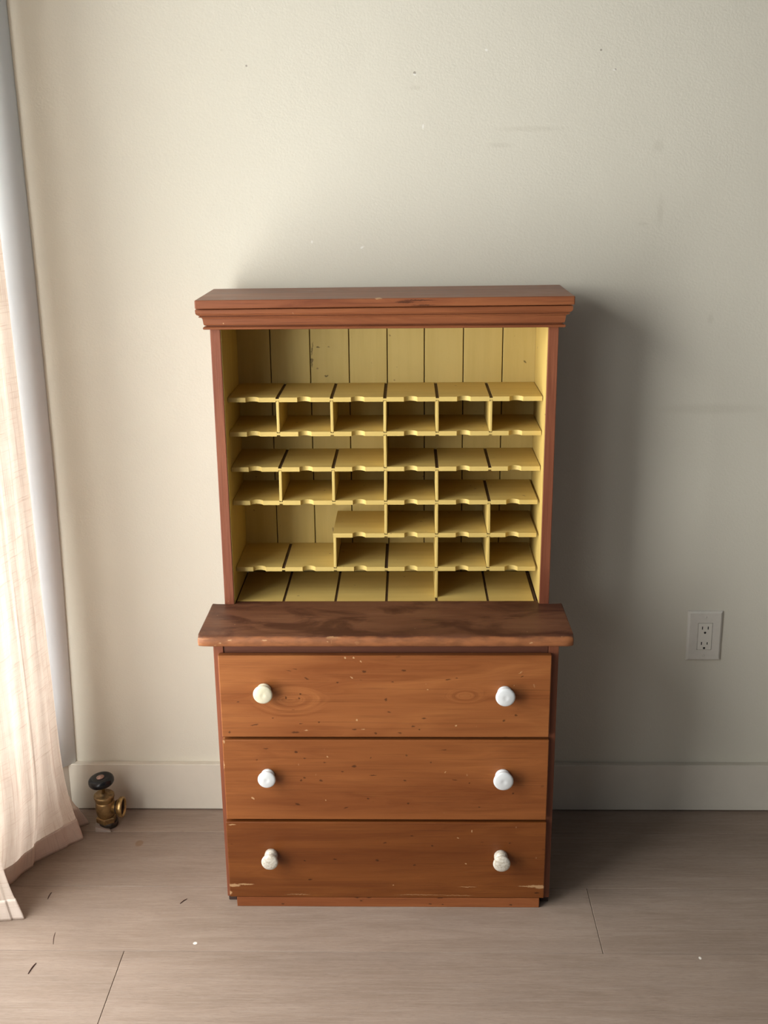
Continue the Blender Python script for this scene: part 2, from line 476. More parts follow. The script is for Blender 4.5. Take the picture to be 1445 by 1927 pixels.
M_YSH = paint('ochre_yellow_shelf_paint', (0.560, 0.405, 0.125), (0.520, 0.370, 0.108), grain=(1.2, 14, 14))
p = on_y(587, 684, -0.0174)
M_YBK = paint('ochre_yellow_board_paint', (0.560, 0.425, 0.150), (0.520, 0.390, 0.130),
              marks=[(p.x, -0.0174, p.z + .002, .0018, .05, .009, 0), (p.x, -0.0174, p.z + .008, .0035, .05, .003, 0), (p.x + .001, -0.0174, p.z + .03, .0012, .05, .014, .12),
                     (p.x + .014, -0.0174, 1.130, .004, .05, .0012, 0), (p.x + .036, -0.0174, 1.130, .003, .05, .0012, 0), (p.x + .03, -0.0174, 1.068, .004, .05, .002, 0),
                     (.249, -0.0174, 1.096, .004, .05, .0018, .8)])
M_GROOVE = plain('bare_groove_wood', (0.085, 0.045, 0.022), 0.8, vary=0.3, scale=60)
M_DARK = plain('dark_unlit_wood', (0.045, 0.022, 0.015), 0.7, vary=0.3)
M_PORC = plain('white_porcelain', (0.62, 0.63, 0.62), 0.22, spec=0.5, vary=0.05, scale=40)
M_PORC_C = plain('cream_porcelain', (0.62, 0.57, 0.42), 0.30, spec=0.5, col2=(0.55, 0.51, 0.35), scale=70)
M_PORC_W = plain('chalky_porcelain', (0.62, 0.58, 0.50), 0.55, spec=0.4, col2=(0.42, 0.36, 0.27), scale=190, bumpd=0.0008)

# ------------------------------------------------------------------ the room
CEIL = 2.55
XR, YB = 3.8, -5.2
LX = -1.06          # window wall face

bm = bmesh.new(); box(bm, -1.4, XR + .1, YB - .1, 0.14, -0.09, -0.0065)
floor = tag(finish('floor', bm, M_JOINT, origin=(0, -1, -0.09)), kind='structure')
bm = bmesh.new(); box(bm, -1.4, XR + .1, YW, 0.14, -0.0065, CEIL)
tag(finish('wall_back', bm, M_WALL), kind='structure')
bm = bmesh.new(); box(bm, XR, XR + .1, YB, YW, -0.0065, CEIL)
tag(finish('wall_right', bm, M_FAR), kind='structure')
bm = bmesh.new(); box(bm, -1.4, XR + .1, YB - .1, YB, -0.0065, CEIL)
tag(finish('wall_front', bm, M_FAR), kind='structure')
bm = bmesh.new(); box(bm, -1.4, XR + .1, YB - .1, 0.14, CEIL, CEIL + .1)
tag(finish('ceiling', bm, M_CEIL), kind='structure')
bm = bmesh.new()
LXo = LX - 0.10
box(bm, LXo, LX, YB, W2_Y0, -0.0065, CEIL)
box(bm, LXo, LX, W2_Y0, W2_Y1, -0.0065, W2_Z0)
box(bm, LXo, LX, W2_Y0, W2_Y1, W2_Z1, CEIL)
box(bm, LXo, LX, W2_Y1, WIN_Y0, -0.0065, CEIL)
box(bm, LXo, LX, WIN_Y0, WIN_Y1, -0.0065, WIN_Z0)
box(bm, LXo, LX, WIN_Y0, WIN_Y1, WIN_Z1, CEIL)
box(bm, LXo, LX, WIN_Y1, YW, -0.0065, CEIL)
tag(finish('wall_left', bm, M_WALL), kind='structure')

# floor planks, laid along x ----------------------------------------
PW, PL, GAP = 0.21, 1.52, 0.0009
rows = {}
planks_made = {}


def plank(x0, x1, y0, y1):
    key = (round(x1 - x0, 3), round(y1 - y0, 3))
    if key not in planks_made:
        b = bmesh.new(); box(b, -(x1 - x0) / 2, (x1 - x0) / 2, -(y1 - y0) / 2, (y1 - y0) / 2, 0, 0.006, 0.0007, 1)
        bmesh.ops.recalc_face_normals(b, faces=b.faces)
        me = bpy.data.meshes.new('plank'); b.to_mesh(me); b.free(); me.materials.append(M_FLOOR)
        planks_made[key] = me
    o = bpy.data.objects.new('plank', planks_made[key])
    link(o, ((x0 + x1) / 2, (y0 + y1) / 2, -0.006), floor)


ends = {0: -0.05, 1: 0.3833, 2: -0.57, 3: 0.12, 4: -0.25, 5: 0.45}
k = -1
while True:
    yt = -0.095 - PW * k if k >= 0 else YW - 0.002
    yb_ = -0.095 - PW * (k + 1)
    if yb_ < YB: break
    e = ends.get(k, 0.1 if k < 0 else ((k * 0.437) % PL))
    x = e - 3 * PL
    while x < XR:
        a, b_ = max(x, LX + 0.002), min(x + PL, XR)
        if b_ - a > 0.02: plank(a + GAP / 2, b_ - GAP / 2, yb_ + GAP / 2, yt - GAP / 2)
        x += PL
    k += 1

# baseboards ---------------------------------------------------------
HB = 0.1235
bm = bmesh.new(); box(bm, LX, XR, 0.0, YW, 0.0022, HB, 0.0012, 1)
tag(finish('baseboard_back', bm, M_BASE), kind='structure')
bm = bmesh.new()
prism(bm, [(-0.822, 0.0), (-0.90, -0.08), (-1.044, -0.22), (-1.044, -2.9), (LX, -2.9), (LX, 0.0)], 0.0022, HB)
tag(finish('baseboard_left', bm, M_BASE), kind='structure')

# splayed white window jamb beside the back wall, its edges rounded
bm = bmesh.new()
zs = [HB, 0.30, 0.55, 0.83, 1.3, 1.8, CEIL]
sh = [-0.0065, -0.002, 0.004, 0.009, 0.010, 0.007, 0.005]
rings = []
for z, s in zip(zs, sh):
    pts = [(-0.800 + s, YW + 0.002), (-0.8015 + s, 0.012), (-0.805 + s, 0.006), (-0.811 + s, -0.002), (-0.824 + s, -0.016), (-0.850, -0.036), (-0.885, -0.060),
           (-0.940, -0.098), (-0.990, -0.134), (-1.030, -0.178), (LX + 0.002, -0.238), (LX - 0.02, -0.2399), (LX - 0.02, YW + 0.002)]
    rings.append([bm.verts.new((x, y, z)) for x, y in pts])
for a, b_ in zip(rings, rings[1:]):
    for i in range(len(a)):
        j = (i + 1) % len(a)
        f = bm.faces.new((a[i], a[j], b_[j], b_[i])); f.smooth = i < 10
bm.faces.new(rings[0]); bm.faces.new(rings[-1][::-1])
tag(finish('trim_1', bm, M_WHITE), kind='structure')

# window: white frame, mullions and panes
g = N('window_glass')
tr = g.n('ShaderNodeBsdfTransparent'); gl = g.n('ShaderNodeBsdfGlossy'); gl.inputs['Roughness'].default_value = 0.02
mx = g.n('ShaderNodeMixShader'); mx.inputs[0].default_value = 0.06
g.t.links.new(tr.outputs[0], mx.inputs[1]); g.t.links.new(gl.outputs[0], mx.inputs[2]); g.t.links.new(mx.outputs[0], g.out.inputs[0])
M_GLASS = g.m


def make_window(name, y0, y1, z0, z1, n):
    bm = bmesh.new()
    fx0, fx1 = LX - 0.075, LX - 0.030
    box(bm, fx0, fx1, y0, y1, z0, z0 + 0.05, 0.003, 1)
    box(bm, fx0, fx1, y0, y1, z1 - 0.05, z1, 0.003, 1)
    ym = [y0 + (y1 - y0) * t / n for t in range(n + 1)]
    for i, y in enumerate(ym):
        a = y if i == 0 else (y - 0.05 if i == n else y - 0.025)
        box(bm, fx0, fx1, a, a + 0.05, z0 + 0.05, z1 - 0.05, 0.003, 1)
    w = tag(finish(name, bm, M_WHITE, origin=(LX - 0.05, (y0 + y1) / 2, z0)), kind='structure')
    for i in range(n):
        bm = bmesh.new(); box(bm, LX - 0.056, LX - 0.052, ym[i] + 0.02, ym[i + 1] - 0.02, z0 + 0.04, z1 - 0.04)
        finish('pane', bm, M_GLASS, w)


make_window('window_1', WIN_Y0, WIN_Y1, WIN_Z0, WIN_Z1, 2)
make_window('added_window', W2_Y0, W2_Y1, W2_Z0, W2_Z1, 3)  # added, unseen window frame that goes with the fill lamp

# ------------------------------------------------------------------ the cabinet
XL, XRR = -0.3863, 0.2952            # chest outer sides
FY = -0.3565                         # front of the case
HXL, HXR, HY = -0.3835, 0.2912, -0.2156   # hutch outer sides and front
SY = -0.1784                         # front of the pigeonholes
BY = -0.0174                         # face of the back boards
TZ = 0.624
cab = empty('pigeonhole_cabinet', (-0.0455, -0.185, 0), 'orange-brown pine cabinet with yellow-painted pigeonholes above three drawers with white knobs', 'cabinet')


def part(name, mat, x0, x1, y0, y1, z0, z1, bev=0.0015, seg=2, parent=None):
    b = bmesh.new(); box(b, x0, x1, y0, y1, z0, z1, bev, seg)
    return finish(name, b, mat, parent or cab)


# chest case: sides stand on small feet, cut away at the front
for x0, x1 in ((XL, XL + 0.02), (XRR - 0.02, XRR)):
    s = part('side_panel', M_CASE, x0, x1, FY, -0.004, 0.014, 0.6028, 0.0012)
    part('foot', M_DARK, x0 + 0.0015, x1 - 0.001, FY + 0.006, -0.02, 0, 0.0138, 0.001, 1, s)
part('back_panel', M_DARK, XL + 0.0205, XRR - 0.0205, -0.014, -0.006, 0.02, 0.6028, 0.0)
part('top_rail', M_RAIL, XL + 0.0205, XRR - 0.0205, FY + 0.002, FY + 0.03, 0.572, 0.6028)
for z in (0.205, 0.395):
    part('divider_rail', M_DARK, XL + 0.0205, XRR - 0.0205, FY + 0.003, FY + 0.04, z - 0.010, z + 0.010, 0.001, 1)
part('kickboard', M_KICK, -0.3640, 0.2728, DY, DY + 0.02, 0.0, 0.0222, 0.0012)

# knobs: lathe along -y
KP_BIG = [(0, 0), (0.0135, 0), (0.0150, -0.001), (0.0152, -0.0045), (0.0140, -0.0065), (0.0118, -0.0085), (0.0112, -0.0115), (0.0125, -0.0145), (0.0170, -0.0165),
          (0.0192, -0.0185), (0.0199, -0.0210), (0.0194, -0.0232), (0.0180, -0.0246), (0.0150, -0.0255), (0.0090, -0.0264), (0.0050, -0.0268), (0.0035, -0.0264), (0, -0.0264)]
KP_SMALL = [(0, 0), (0.0118, 0), (0.0138, -0.001), (0.0140, -0.0090), (0.0128, -0.0125), (0.0104, -0.0150), (0.0100, -0.0190), (0.0115, -0.0220), (0.0150, -0.0240),
            (0.0172, -0.0262), (0.0178, -0.0290), (0.0172, -0.0315), (0.0150, -0.0335), (0.0100, -0.0348), (0.0050, -0.0354), (0, -0.0354)]


def knob(parent, x, z, mat, prof, s, label):
    M = Matrix.Translation((x, DY + 0.0004, z)) @ Matrix.Rotation(-math.pi / 2, 4, 'X') @ Matrix.Scale(s, 4)
    o = finish('knob', lathe(prof, M, 48), mat, parent, origin=(x, DY, z))
    o['label'] = label
    return o


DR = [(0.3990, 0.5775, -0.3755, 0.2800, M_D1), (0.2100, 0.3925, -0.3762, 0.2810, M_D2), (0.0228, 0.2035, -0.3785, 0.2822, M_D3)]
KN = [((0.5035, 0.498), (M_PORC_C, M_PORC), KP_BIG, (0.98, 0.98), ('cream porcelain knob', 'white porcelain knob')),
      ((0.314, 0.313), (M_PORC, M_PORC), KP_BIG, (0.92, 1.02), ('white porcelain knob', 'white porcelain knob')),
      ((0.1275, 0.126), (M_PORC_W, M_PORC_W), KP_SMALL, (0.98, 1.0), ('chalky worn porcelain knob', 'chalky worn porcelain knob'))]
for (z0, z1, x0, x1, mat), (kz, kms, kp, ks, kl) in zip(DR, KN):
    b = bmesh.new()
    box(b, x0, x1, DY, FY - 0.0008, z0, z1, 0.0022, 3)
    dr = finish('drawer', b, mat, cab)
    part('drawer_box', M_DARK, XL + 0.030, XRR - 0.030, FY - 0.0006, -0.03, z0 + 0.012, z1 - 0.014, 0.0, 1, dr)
    for x, z, m, s, l in zip((-0.2868, 0.1895), kz, kms, ks, kl):
        knob(dr, x, z, m, kp, s, l)

# worktop, stepping in behind the hutch sides; rounded worn nose
b = bmesh.new()
prof = [(-0.3760, 0.624), (-0.3815, 0.6232), (-0.3860, 0.6205), (-0.3885, 0.6165), (-0.3892, 0.6120), (-0.3885, 0.6062), (-0.3862, 0.6034), (-0.3830, 0.6030)]
nx = 60
X0, X1 = -0.4105, 0.3192
secs = []
for i in range(nx + 1):
    x = X0 + (X1 - X0) * i / nx
    t = min(abs(x - X0), abs(x - X1))
    inset = 0.0035 * max(0.0, 1 - t / 0.006) ** 2
    secs.append([b.verts.new((x, y + inset * 0.8 + 0.0007 * math.sin(i * 1.7) * random.random(), z + (0.0 if j else 0))) for j, (y, z) in enumerate([(-0.2158, 0.624)] + prof + [(-0.2158, 0.6030)])])
for a, c2 in zip(secs, secs[1:]):
    for j in range(len(a)):
        k2 = (j + 1) % len(a)
        f = b.faces.new((a[j], a[k2], c2[k2], c2[j])); f.smooth = 1 <= j <= len(prof) - 1
b.faces.new(secs[0]); b.faces.new(secs[-1][::-1])
es = [e for e in b.edges if all(v.co.x < X0 + 1e-5 for v in e.verts) or all(v.co.x > X1 - 1e-5 for v in e.verts)]
bmesh.ops.bevel(b, geom=es, offset=0.003, segments=3, profile=0.5, affect='EDGES')
box(b, HXL + 0.0205, HXR - 0.0205, -0.2160, -0.2002, 0.6030, 0.6240, 0.0)
finish('worktop', b, M_TOP, cab)

# hutch sides, red-brown on the edge and outside, yellow within
for sgn, x0, x1 in ((-1, HXL, HXL + 0.02), (1, HXR - 0.02, HXR)):
    sp = part('side_panel', M_CASE, x0, x1, HY, BY + 0.012, 0.6035, 1.2395, 0.0012)
    xi = x1 if sgn < 0 else x0
    a, c2 = (xi, xi + 0.0012) if sgn < 0 else (xi - 0.0012, xi)
    part('painted_lining', M_YEL, a, c2, HY + 0.0022, BY - 0.0005, 0.6245, 1.239, 0.0, 1, sp)
part('roof_board', M_YEL, HXL + 0.0215, HXR - 0.0215, HY + 0.016, BY, 1.2255, 1.2395, 0.0)
part('frieze', M_CORN, HXL + 0.0205, HXR - 0.0205, HY, HY + 0.0155, 1.1965, 1.2395, 0.001, 1)

# back boards, each its own width, a dark joint between
joints = [-0.3655, -0.2922, -0.2075, -0.1246, -0.0434, 0.0353, 0.1179, 0.2009, 0.2715]
bk = part('back_panel', M_DARK, HXL + 0.0205, HXR - 0.0205, BY + 0.0085, BY + 0.012, 0.6035, 1.239, 0.0)
for i in range(8):
    dy = random.uniform(0, 0.0008)
    b = bmesh.new(); box(b, joints[i] + 0.0010, joints[i + 1] - 0.0010, BY - dy, BY + 0.0084, 0.6242, 1.225, 0.0008, 1)
    finish('board', b, M_YBK, bk)

# pigeonholes ---------------------------------------------------------
IX0, IX1 = HXL + 0.0222, HXR - 0.0222
GX = [-0.2620, -0.1530, -0.0462, 0.0590, 0.1665]         # grooves
GW = 0.0034
TH = 0.0092
GD = 0.0026
SHELF = [1.0530, 0.9826, 0.9088, 0.8376, 0.7664, 0.6922]  # top faces


def pad_pts(x0, x1, yf, yb, notch=True, cx=None):
    pts = [(x0, yb), (x0, yf)]
    if notch:
        cx = (x0 + x1) / 2 if cx is None else cx
        w, s = 0.0135, 0.0098
        R = (w * w + s * s) / (2 * s)
        cyc = yf - (R - s)
        for k in range(13):
            t = -1 + 2 * k / 12
            xx = w * t
            pts.append((cx + xx, cyc + math.sqrt(max(R * R - xx * xx, 0))))
    pts += [(x1, yf), (x1, yb)]
    return pts


def shelf(zt, xa, xb, grooves):
    """core with bare grooves, painted pads above and below between the grooves"""
    b = bmesh.new()
    cuts = [xa] + [gx for gx in grooves if xa + 0.01 < gx < xb - 0.01] + [xb]
    yb = BY - 0.0012
    cells = []
    for i in range(len(cuts) - 1):
        x0 = cuts[i] + (GW if i > 0 else 0)
        x1 = cuts[i + 1] - (GW if i < len(cuts) - 2 else 0)
        full0 = cuts[i]; full1 = cuts[i + 1]
        # notch stays centred in a full cell
        g0 = max([xa_ for xa_ in [IX0] + GX if xa_ <= full0 + 0.004], default=full0)
        cx = (full0 + full1) / 2 - 0.001
        prism(b, pad_pts(x0, x1, SY, yb, True, cx), zt - GD, zt)
        prism(b, pad_pts(x0, x1, SY, yb, True, cx), zt - TH, zt - TH + GD)
        # core, same outline, full cell; sides painted, top bare inside the groove
        prism(b, pad_pts(full0, full1, SY, yb, True, cx), zt - TH + GD, zt - GD, 0, 1)
    return finish('shelf', b, [M_YSH, M_GROOVE], cab)


for i, zt in enumerate(SHELF):
    xa = IX0 if i != 4 else GX[1] - 0.0034
    shelf(zt, xa, IX1 - (0.004 if i in (3, 4, 5) else 0.0006), GX)
# floor of the pigeonholes, with the same grooves
b = bmesh.new()
cuts = [IX0 + 0.001] + GX + [IX1 - 0.007]
for i in range(6):
    x0 = cuts[i] + (GW * 0.8 if i else 0); x1 = cuts[i + 1] - (GW * 0.8 if i < 5 else 0)
    prism(b, pad_pts(x0, x1, -0.1998, BY - 0.001, False), 0.6215, 0.6236)
prism(b, pad_pts(IX0, IX1, -0.1998, BY - 0.001, False), 0.605, 0.6214, 1, 1)
finish('pigeonhole_floor', b, [M_YSH, M_GROOVE], cab)


def divider(gx, ztop, zbot, lean=0.0):
    b = bmesh.new()
    box(b, gx - 0.0029, gx + 0.0029, SY + 0.0012, BY - 0.0016, zbot - GD + 0.0006, ztop - TH + GD - 0.0006, 0.0012, 2)
    for v in b.verts: v.co.x += lean * (v.co.z - (ztop + zbot) / 2)
    return finish('divider', b, M_YEL, cab)


S = SHELF + [0.6236]
for row, cols in enumerate(((0, 1, 2, 3, 4), (2,), (0, 1, 2, 3), (2, 3, 4), (1, 3, 4), (3,))):
    for cidx in cols:
        divider(GX[cidx], S[row], S[row + 1], random.uniform(-0.012, 0.012))

# cornice: mitred moulding and the slightly crooked top board
prof = [(0.0190, 1.2374), (0.0222, 1.2366), (0.0226, 1.2350), (0.0222, 1.2290), (0.0205, 1.2262), (0.0180, 1.2250), (0.0176, 1.2240), (0.0152, 1.2236), (0.0152, 1.2228), (0.0176, 1.2222),
        (0.0170, 1.2208), (0.0126, 1.2196), (0.0112, 1.2172), (0.0104, 1.2120), (0.0100, 1.2070), (0.0086, 1.2044), (0.0050, 1.2036), (0.0050, 1.2018), (0.0102, 1.2010), (0.0114, 1.1994),
        (0.0108, 1.1968), (0.0085, 1.1958), (0.0004, 1.1958)]
b = bmesh.new()
sec = []
yb = -0.03
TILT = 0.0032


def crook(x): return TILT * (x - HXL) / (HXR - HXL) - 0.0012


for o_, z in prof + [(0.0004, 1.2374)]:
    ring = []
    for x, y in ((HXL - o_, yb), (HXL - o_, HY - o_), (HXR + o_, HY - o_), (HXR + o_, yb)):
        ring.append(b.verts.new((x, y, z + crook(x) * (z - 1.19) / 0.05)))
    sec.append(ring)
for a, c2 in zip(sec, sec[1:] + sec[:1]):
    for j in range(3):
        b.faces.new((a[j], a[j + 1], c2[j + 1], c2[j]))
for j in (0, 3):
    b.faces.new([s_[j] for s_ in sec])
finish('cornice_moulding', b, M_CORN, cab)
b = bmesh.new()
box(b, -0.4042, 0.3152, -0.2500, -0.032, 1.2394, 1.2555, 0.0024, 3)
for v in b.verts:
    v.co.z += crook(v.co.x) + (0.0 if v.co.z < 1.247 else 0.0006 * math.sin(v.co.x * 9))
finish('top_board', b, M_CORN, cab)

# ------------------------------------------------------------------ wall outlet
M_PLATE = plain('painted_plastic_plate', (0.66, 0.62, 0.54), 0.4, spec=0.4, vary=0.05, scale=60)
M_RECEP = plain('ivory_plastic', (0.70, 0.66, 0.57), 0.35, spec=0.45)
M_BLACK = plain('black_slot', (0.012, 0.011, 0.010), 0.7)
out = empty('wall_outlet', (0.6825, YW, 0.3905), 'painted duplex electrical outlet on the wall right of the cabinet', 'outlet')


def skew(bm_):
    for v in bm_.verts: v.co.x += (0.452 - v.co.z) * 0.012


b = bmesh.new()
x0, x1, z0, z1 = 0.6425, 0.7225, 0.3905, 0.5143
lo4 = [b.verts.new(p_) for p_ in ((x0, YW - 0.0004, z0), (x1, YW - 0.0004, z0), (x1, YW - 0.0004, z1), (x0, YW - 0.0004, z1))]
i1 = 0.0014; i2 = 0.0050
mid4 = [b.verts.new(p_) for p_ in ((x0 + i1, YW - 0.0040, z0 + i1), (x1 - i1, YW - 0.0040, z0 + i1), (x1 - i1, YW - 0.0040, z1 - i1), (x0 + i1, YW - 0.0040, z1 - i1))]
hi4 = [b.verts.new(p_) for p_ in ((x0 + i2, YW - 0.0062, z0 + i2), (x1 - i2, YW - 0.0062, z0 + i2), (x1 - i2, YW - 0.0062, z1 - i2), (x0 + i2, YW - 0.0062, z1 - i2))]
rx0, rx1, rz0, rz1 = 0.6662, 0.6998, 0.4185, 0.4855
in4 = [b.verts.new(p_) for p_ in ((rx0, YW - 0.0062, rz0), (rx1, YW - 0.0062, rz0), (rx1, YW - 0.0062, rz1), (rx0, YW - 0.0062, rz1))]
dp4 = [b.verts.new((v.co.x, YW - 0.0020, v.co.z)) for v in in4]
for a, c2 in ((lo4, mid4), (mid4, hi4), (hi4, in4), (in4, dp4)):
    for j in range(4): b.faces.new((a[j], a[(j + 1) % 4], c2[(j + 1) % 4], c2[j]))
b.faces.new(lo4[::-1]); b.faces.new(dp4)
skew(b)
finish('faceplate', b, M_PLATE, out)
b = bmesh.new(); box(b, rx0 + 0.0008, rx1 - 0.0008, YW - 0.0070, YW - 0.0021, rz0 + 0.0008, rz1 - 0.0008, 0.0007, 2); skew(b)
rec = finish('receptacle', b, M_RECEP, out)
for zc, h2 in ((0.4735, 0.0036), (0.4352, 0.0030)):
    for xs_, hh in ((0.6763, 0.0036), (0.6893, h2)):
        b = bmesh.new(); box(b, xs_ - 0.0011, xs_ + 0.0011, YW - 0.0073, YW - 0.0055, zc - hh, zc + hh); skew(b)
        finish('slot', b, M_BLACK, rec)
    b = bmesh.new()
    pts = [(0.0026 * math.cos(t), 0.0026 * math.sin(t)) for t in [math.pi + math.pi * k_ / 10 for k_ in range(11)]] + [(0.0026, 0.0012), (0.0017, 0.0024), (-0.0017, 0.0024), (-0.0026, 0.0012)]
    a = [b.verts.new((0.6828 + px, YW - 0.0073, zc - 0.0117 + pz)) for px, pz in pts]
    c2 = [b.verts.new((0.6828 + px, YW - 0.0055, zc - 0.0117 + pz)) for px, pz in pts]
    b.faces.new(a); b.faces.new(c2[::-1])
    for j in range(len(a)): b.faces.new((a[j], c2[j], c2[(j + 1) % len(a)], a[(j + 1) % len(a)]))
    skew(b)
    finish('ground_hole', b, M_BLACK, rec)
for zc in (0.4995, 0.4045):
    M = Matrix.Translation((0.6828 + (0.452 - zc) * 0.012, YW - 0.0060, zc)) @ Matrix.Rotation(math.pi / 2, 4, 'X')
    finish('screw', lathe([(0, 0), (0.0028, 0), (0.0026, 0.0007), (0.0012, 0.0011), (0, 0.0006)], M, 20), M_PLATE, out)

# ------------------------------------------------------------------ radiator valve
g = N('aged_brass')
nz = g.noise(g.pos(), 60.0, 4, 0.65)
nz2 = g.noise(g.pos(), 22.0, 2, 0.5)
c = g.mix(g.ramp(nz, 0.35, 0.68), (0.430, 0.285, 0.125), (0.170, 0.112, 0.058))
c = g.mix(g.math('MULTIPLY', g.ramp(nz2, 0.5, 0.75), 0.5), c, (0.55, 0.39, 0.17))
M_BRASS = g.bsdf(c, g.math('ADD', 0.30, g.math('MULTIPLY', nz, 0.3)), 0.85, g.bump(nz, 0.0008, 0.5))
M_BRASSD = plain('tarnished_brass', (0.085, 0.066, 0.050), 0.45, 0.7, vary=0.4, scale=90)
M_BRASSG = plain('rubbed_brass', (0.58, 0.39, 0.16), 0.32, 0.9, vary=0.4, scale=70)
M_BAKE = plain('black_bakelite', (0.008, 0.009, 0.011), 0.24, spec=0.35, vary=0.3, scale=70, bumpd=0.0003)
M_COPPER = plain('copper_disc', (0.48, 0.30, 0.24), 0.40, 0.6, vary=0.5, scale=300)
VB = Vector((-0.7195, -0.066, 0.0))
valve = empty('radiator_valve', VB, 'old brass radiator valve with a black handwheel on the floor beside the curtain', 'valve')
VM = Matrix.Translation(VB) @ Matrix.Rotation(math.radians(-0.5), 4, 'Y') @ Matrix.Rotation(math.radians(3.0), 4, 'X')


def vpart(name, prof, mat, M=VM, parent=valve, seg=40, closed=False):
    return finish(name, lathe(prof, M, seg, closed=closed), mat, parent)


vpart('tailpiece', [(0, 0.0015), (0.0215, 0.0015), (0.0222, 0.003), (0.0222, 0.012), (0.0205, 0.0145), (0, 0.0145)], M_BRASSD, M=Matrix.Translation((0.004, 0, 0)) @ VM)
# hexagonal union nut
b = bmesh.new()
hexr = 0.0245
ra = []
for h, k_ in ((0.0125, 0.94), (0.0150, 1.0), (0.0255, 1.0), (0.0280, 0.92)):
    ra.append([b.verts.new(VM @ Vector((hexr * k_ * math.cos(math.pi / 3 * j + 0.5), hexr * k_ * math.sin(math.pi / 3 * j + 0.5), h))) for j in range(6)])
for a, c2 in zip(ra, ra[1:]):
    for j in range(6): b.faces.new((a[j], a[(j + 1) % 6], c2[(j + 1) % 6], c2[j]))
b.faces.new(ra[0][::-1]); b.faces.new(ra[-1])
finish('hex_nut', b, M_BRASS, valve)
vpart('body', [(0, 0.0270), (0.0175, 0.0270), (0.0195, 0.0300), (0.0218, 0.0360), (0.0228, 0.0450), (0.0226, 0.0560), (0.0216, 0.0640), (0.0206, 0.0690), (0, 0.0690)], M_BRASS)
vpart('bonnet', [(0, 0.0685), (0.0210, 0.0685), (0.0222, 0.0705), (0.0216, 0.0730), (0.0228, 0.0755), (0.0242, 0.0790), (0.0240, 0.0835), (0.0228, 0.0848), (0.0120, 0.0852), (0.0095, 0.0890), (0.0070, 0.0905), (0, 0.0905)], M_BRASS)
vpart('stem', [(0, 0.0900), (0.0045, 0.0900), (0.0045, 0.1060), (0.0070, 0.1075), (0.0070, 0.1150), (0, 0.1150)], M_BRASSG)
WM = VM @ Matrix.Translation((0.0085, 0, 0.0085)) @ Matrix.Rotation(math.radians(-5.5), 4, 'Y')
hw = vpart('handwheel', [(0, 0.1062), (0.012, 0.1062), (0.0225, 0.1050), (0.0270, 0.1062), (0.0296, 0.1100), (0.0302, 0.1140), (0.0292, 0.1190), (0.0262, 0.1225), (0.0215, 0.1240), (0.0150, 0.1232), (0.0100, 0.1232), (0, 0.1232)], M_BAKE, WM, seg=48)
finish('hub_disc', lathe([(0, 0.1230), (0.0092, 0.1230), (0.0092, 0.1248), (0.0080, 0.1256), (0.0042, 0.1252), (0.0034, 0.1268), (0, 0.1268)], WM, 28), M_COPPER, hw)
ang = math.radians(-1)
OM = VM @ Matrix.Translation((0, 0, 0.0500)) @ Matrix.Rotation(ang, 4, 'Z') @ Matrix.Rotation(math.pi / 2, 4, 'Y')
op = vpart('outlet_port', [(0.0145, 0.012), (0.0150, 0.026), (0.0165, 0.030), (0.0200, 0.033), (0.0236, 0.0345), (0.0243, 0.036), (0.0243, 0.0425), (0.0235, 0.0440), (0.0205, 0.0440), (0.0195, 0.0425), (0.0185, 0.030), (0.0120, 0.026), (0.0110, 0.012)], M_BRASSG, OM, closed=True)
finish('port_bore', lathe([(0, 0.0225), (0.0135, 0.0225), (0.0183, 0.0298), (0.0190, 0.0400)], OM, 32), M_BRASSD, op)
# torn corner of flooring lifted under the valve
b = bmesh.new()
q = [(-0.7475, -0.064), (-0.7395, -0.098), (-0.703, -0.099), (-0.716, -0.074)]
hz = [0.004, 0.0130, 0.0035, 0.0012]
lo_ = [b.verts.new((x, y, 0.0004)) for x, y in q]; hi_ = [b.verts.new((x, y, 0.0006 + h)) for (x, y), h in zip(q, hz)]
b.faces.new(lo_[::-1]); b.faces.new(hi_)
for j in range(4): b.faces.new((lo_[j], lo_[(j + 1) % 4], hi_[(j + 1) % 4], hi_[j]))
finish('torn_floor_flap', b, plain('bare_flap_vinyl', (0.40, 0.33, 0.28), 0.6, vary=0.1), floor)

# ------------------------------------------------------------------ linen curtain
HEM = [(-0.850, -0.050), (-0.808, -0.051), (-0.7665, -0.060), (-0.790, -0.082), (-0.812, -0.096), (-0.795, -0.110), (-0.7625, -0.1245), (-0.790, -0.158), (-0.820, -0.190), (-0.8465, -0.219),
       (-0.8500, -0.228), (-0.8460, -0.236), (-0.8620, -0.264), (-0.8720, -0.296), (-0.890, -0.330), (-0.886, -0.366), (-0.850, -0.398), (-0.8045, -0.417), (-0.830, -0.4225), (-0.860, -0.427), (-0.900, -0.440)]
UPP = [(-0.845, -0.071), (-0.838, -0.077), (-0.830, -0.084), (-0.824, -0.089), (-0.818, -0.094), (-0.811, -0.099), (-0.8030, -0.104), (-0.812, -0.140), (-0.818, -0.170), (-0.824, -0.200),
       (-0.826, -0.214), (-0.829, -0.232), (-0.836, -0.262), (-0.844, -0.296), (-0.862, -0.330), (-0.866, -0.366), (-0.856, -0.398), (-0.842, -0.418), (-0.852, -0.4265), (-0.872, -0.432), (-0.900, -0.440)]


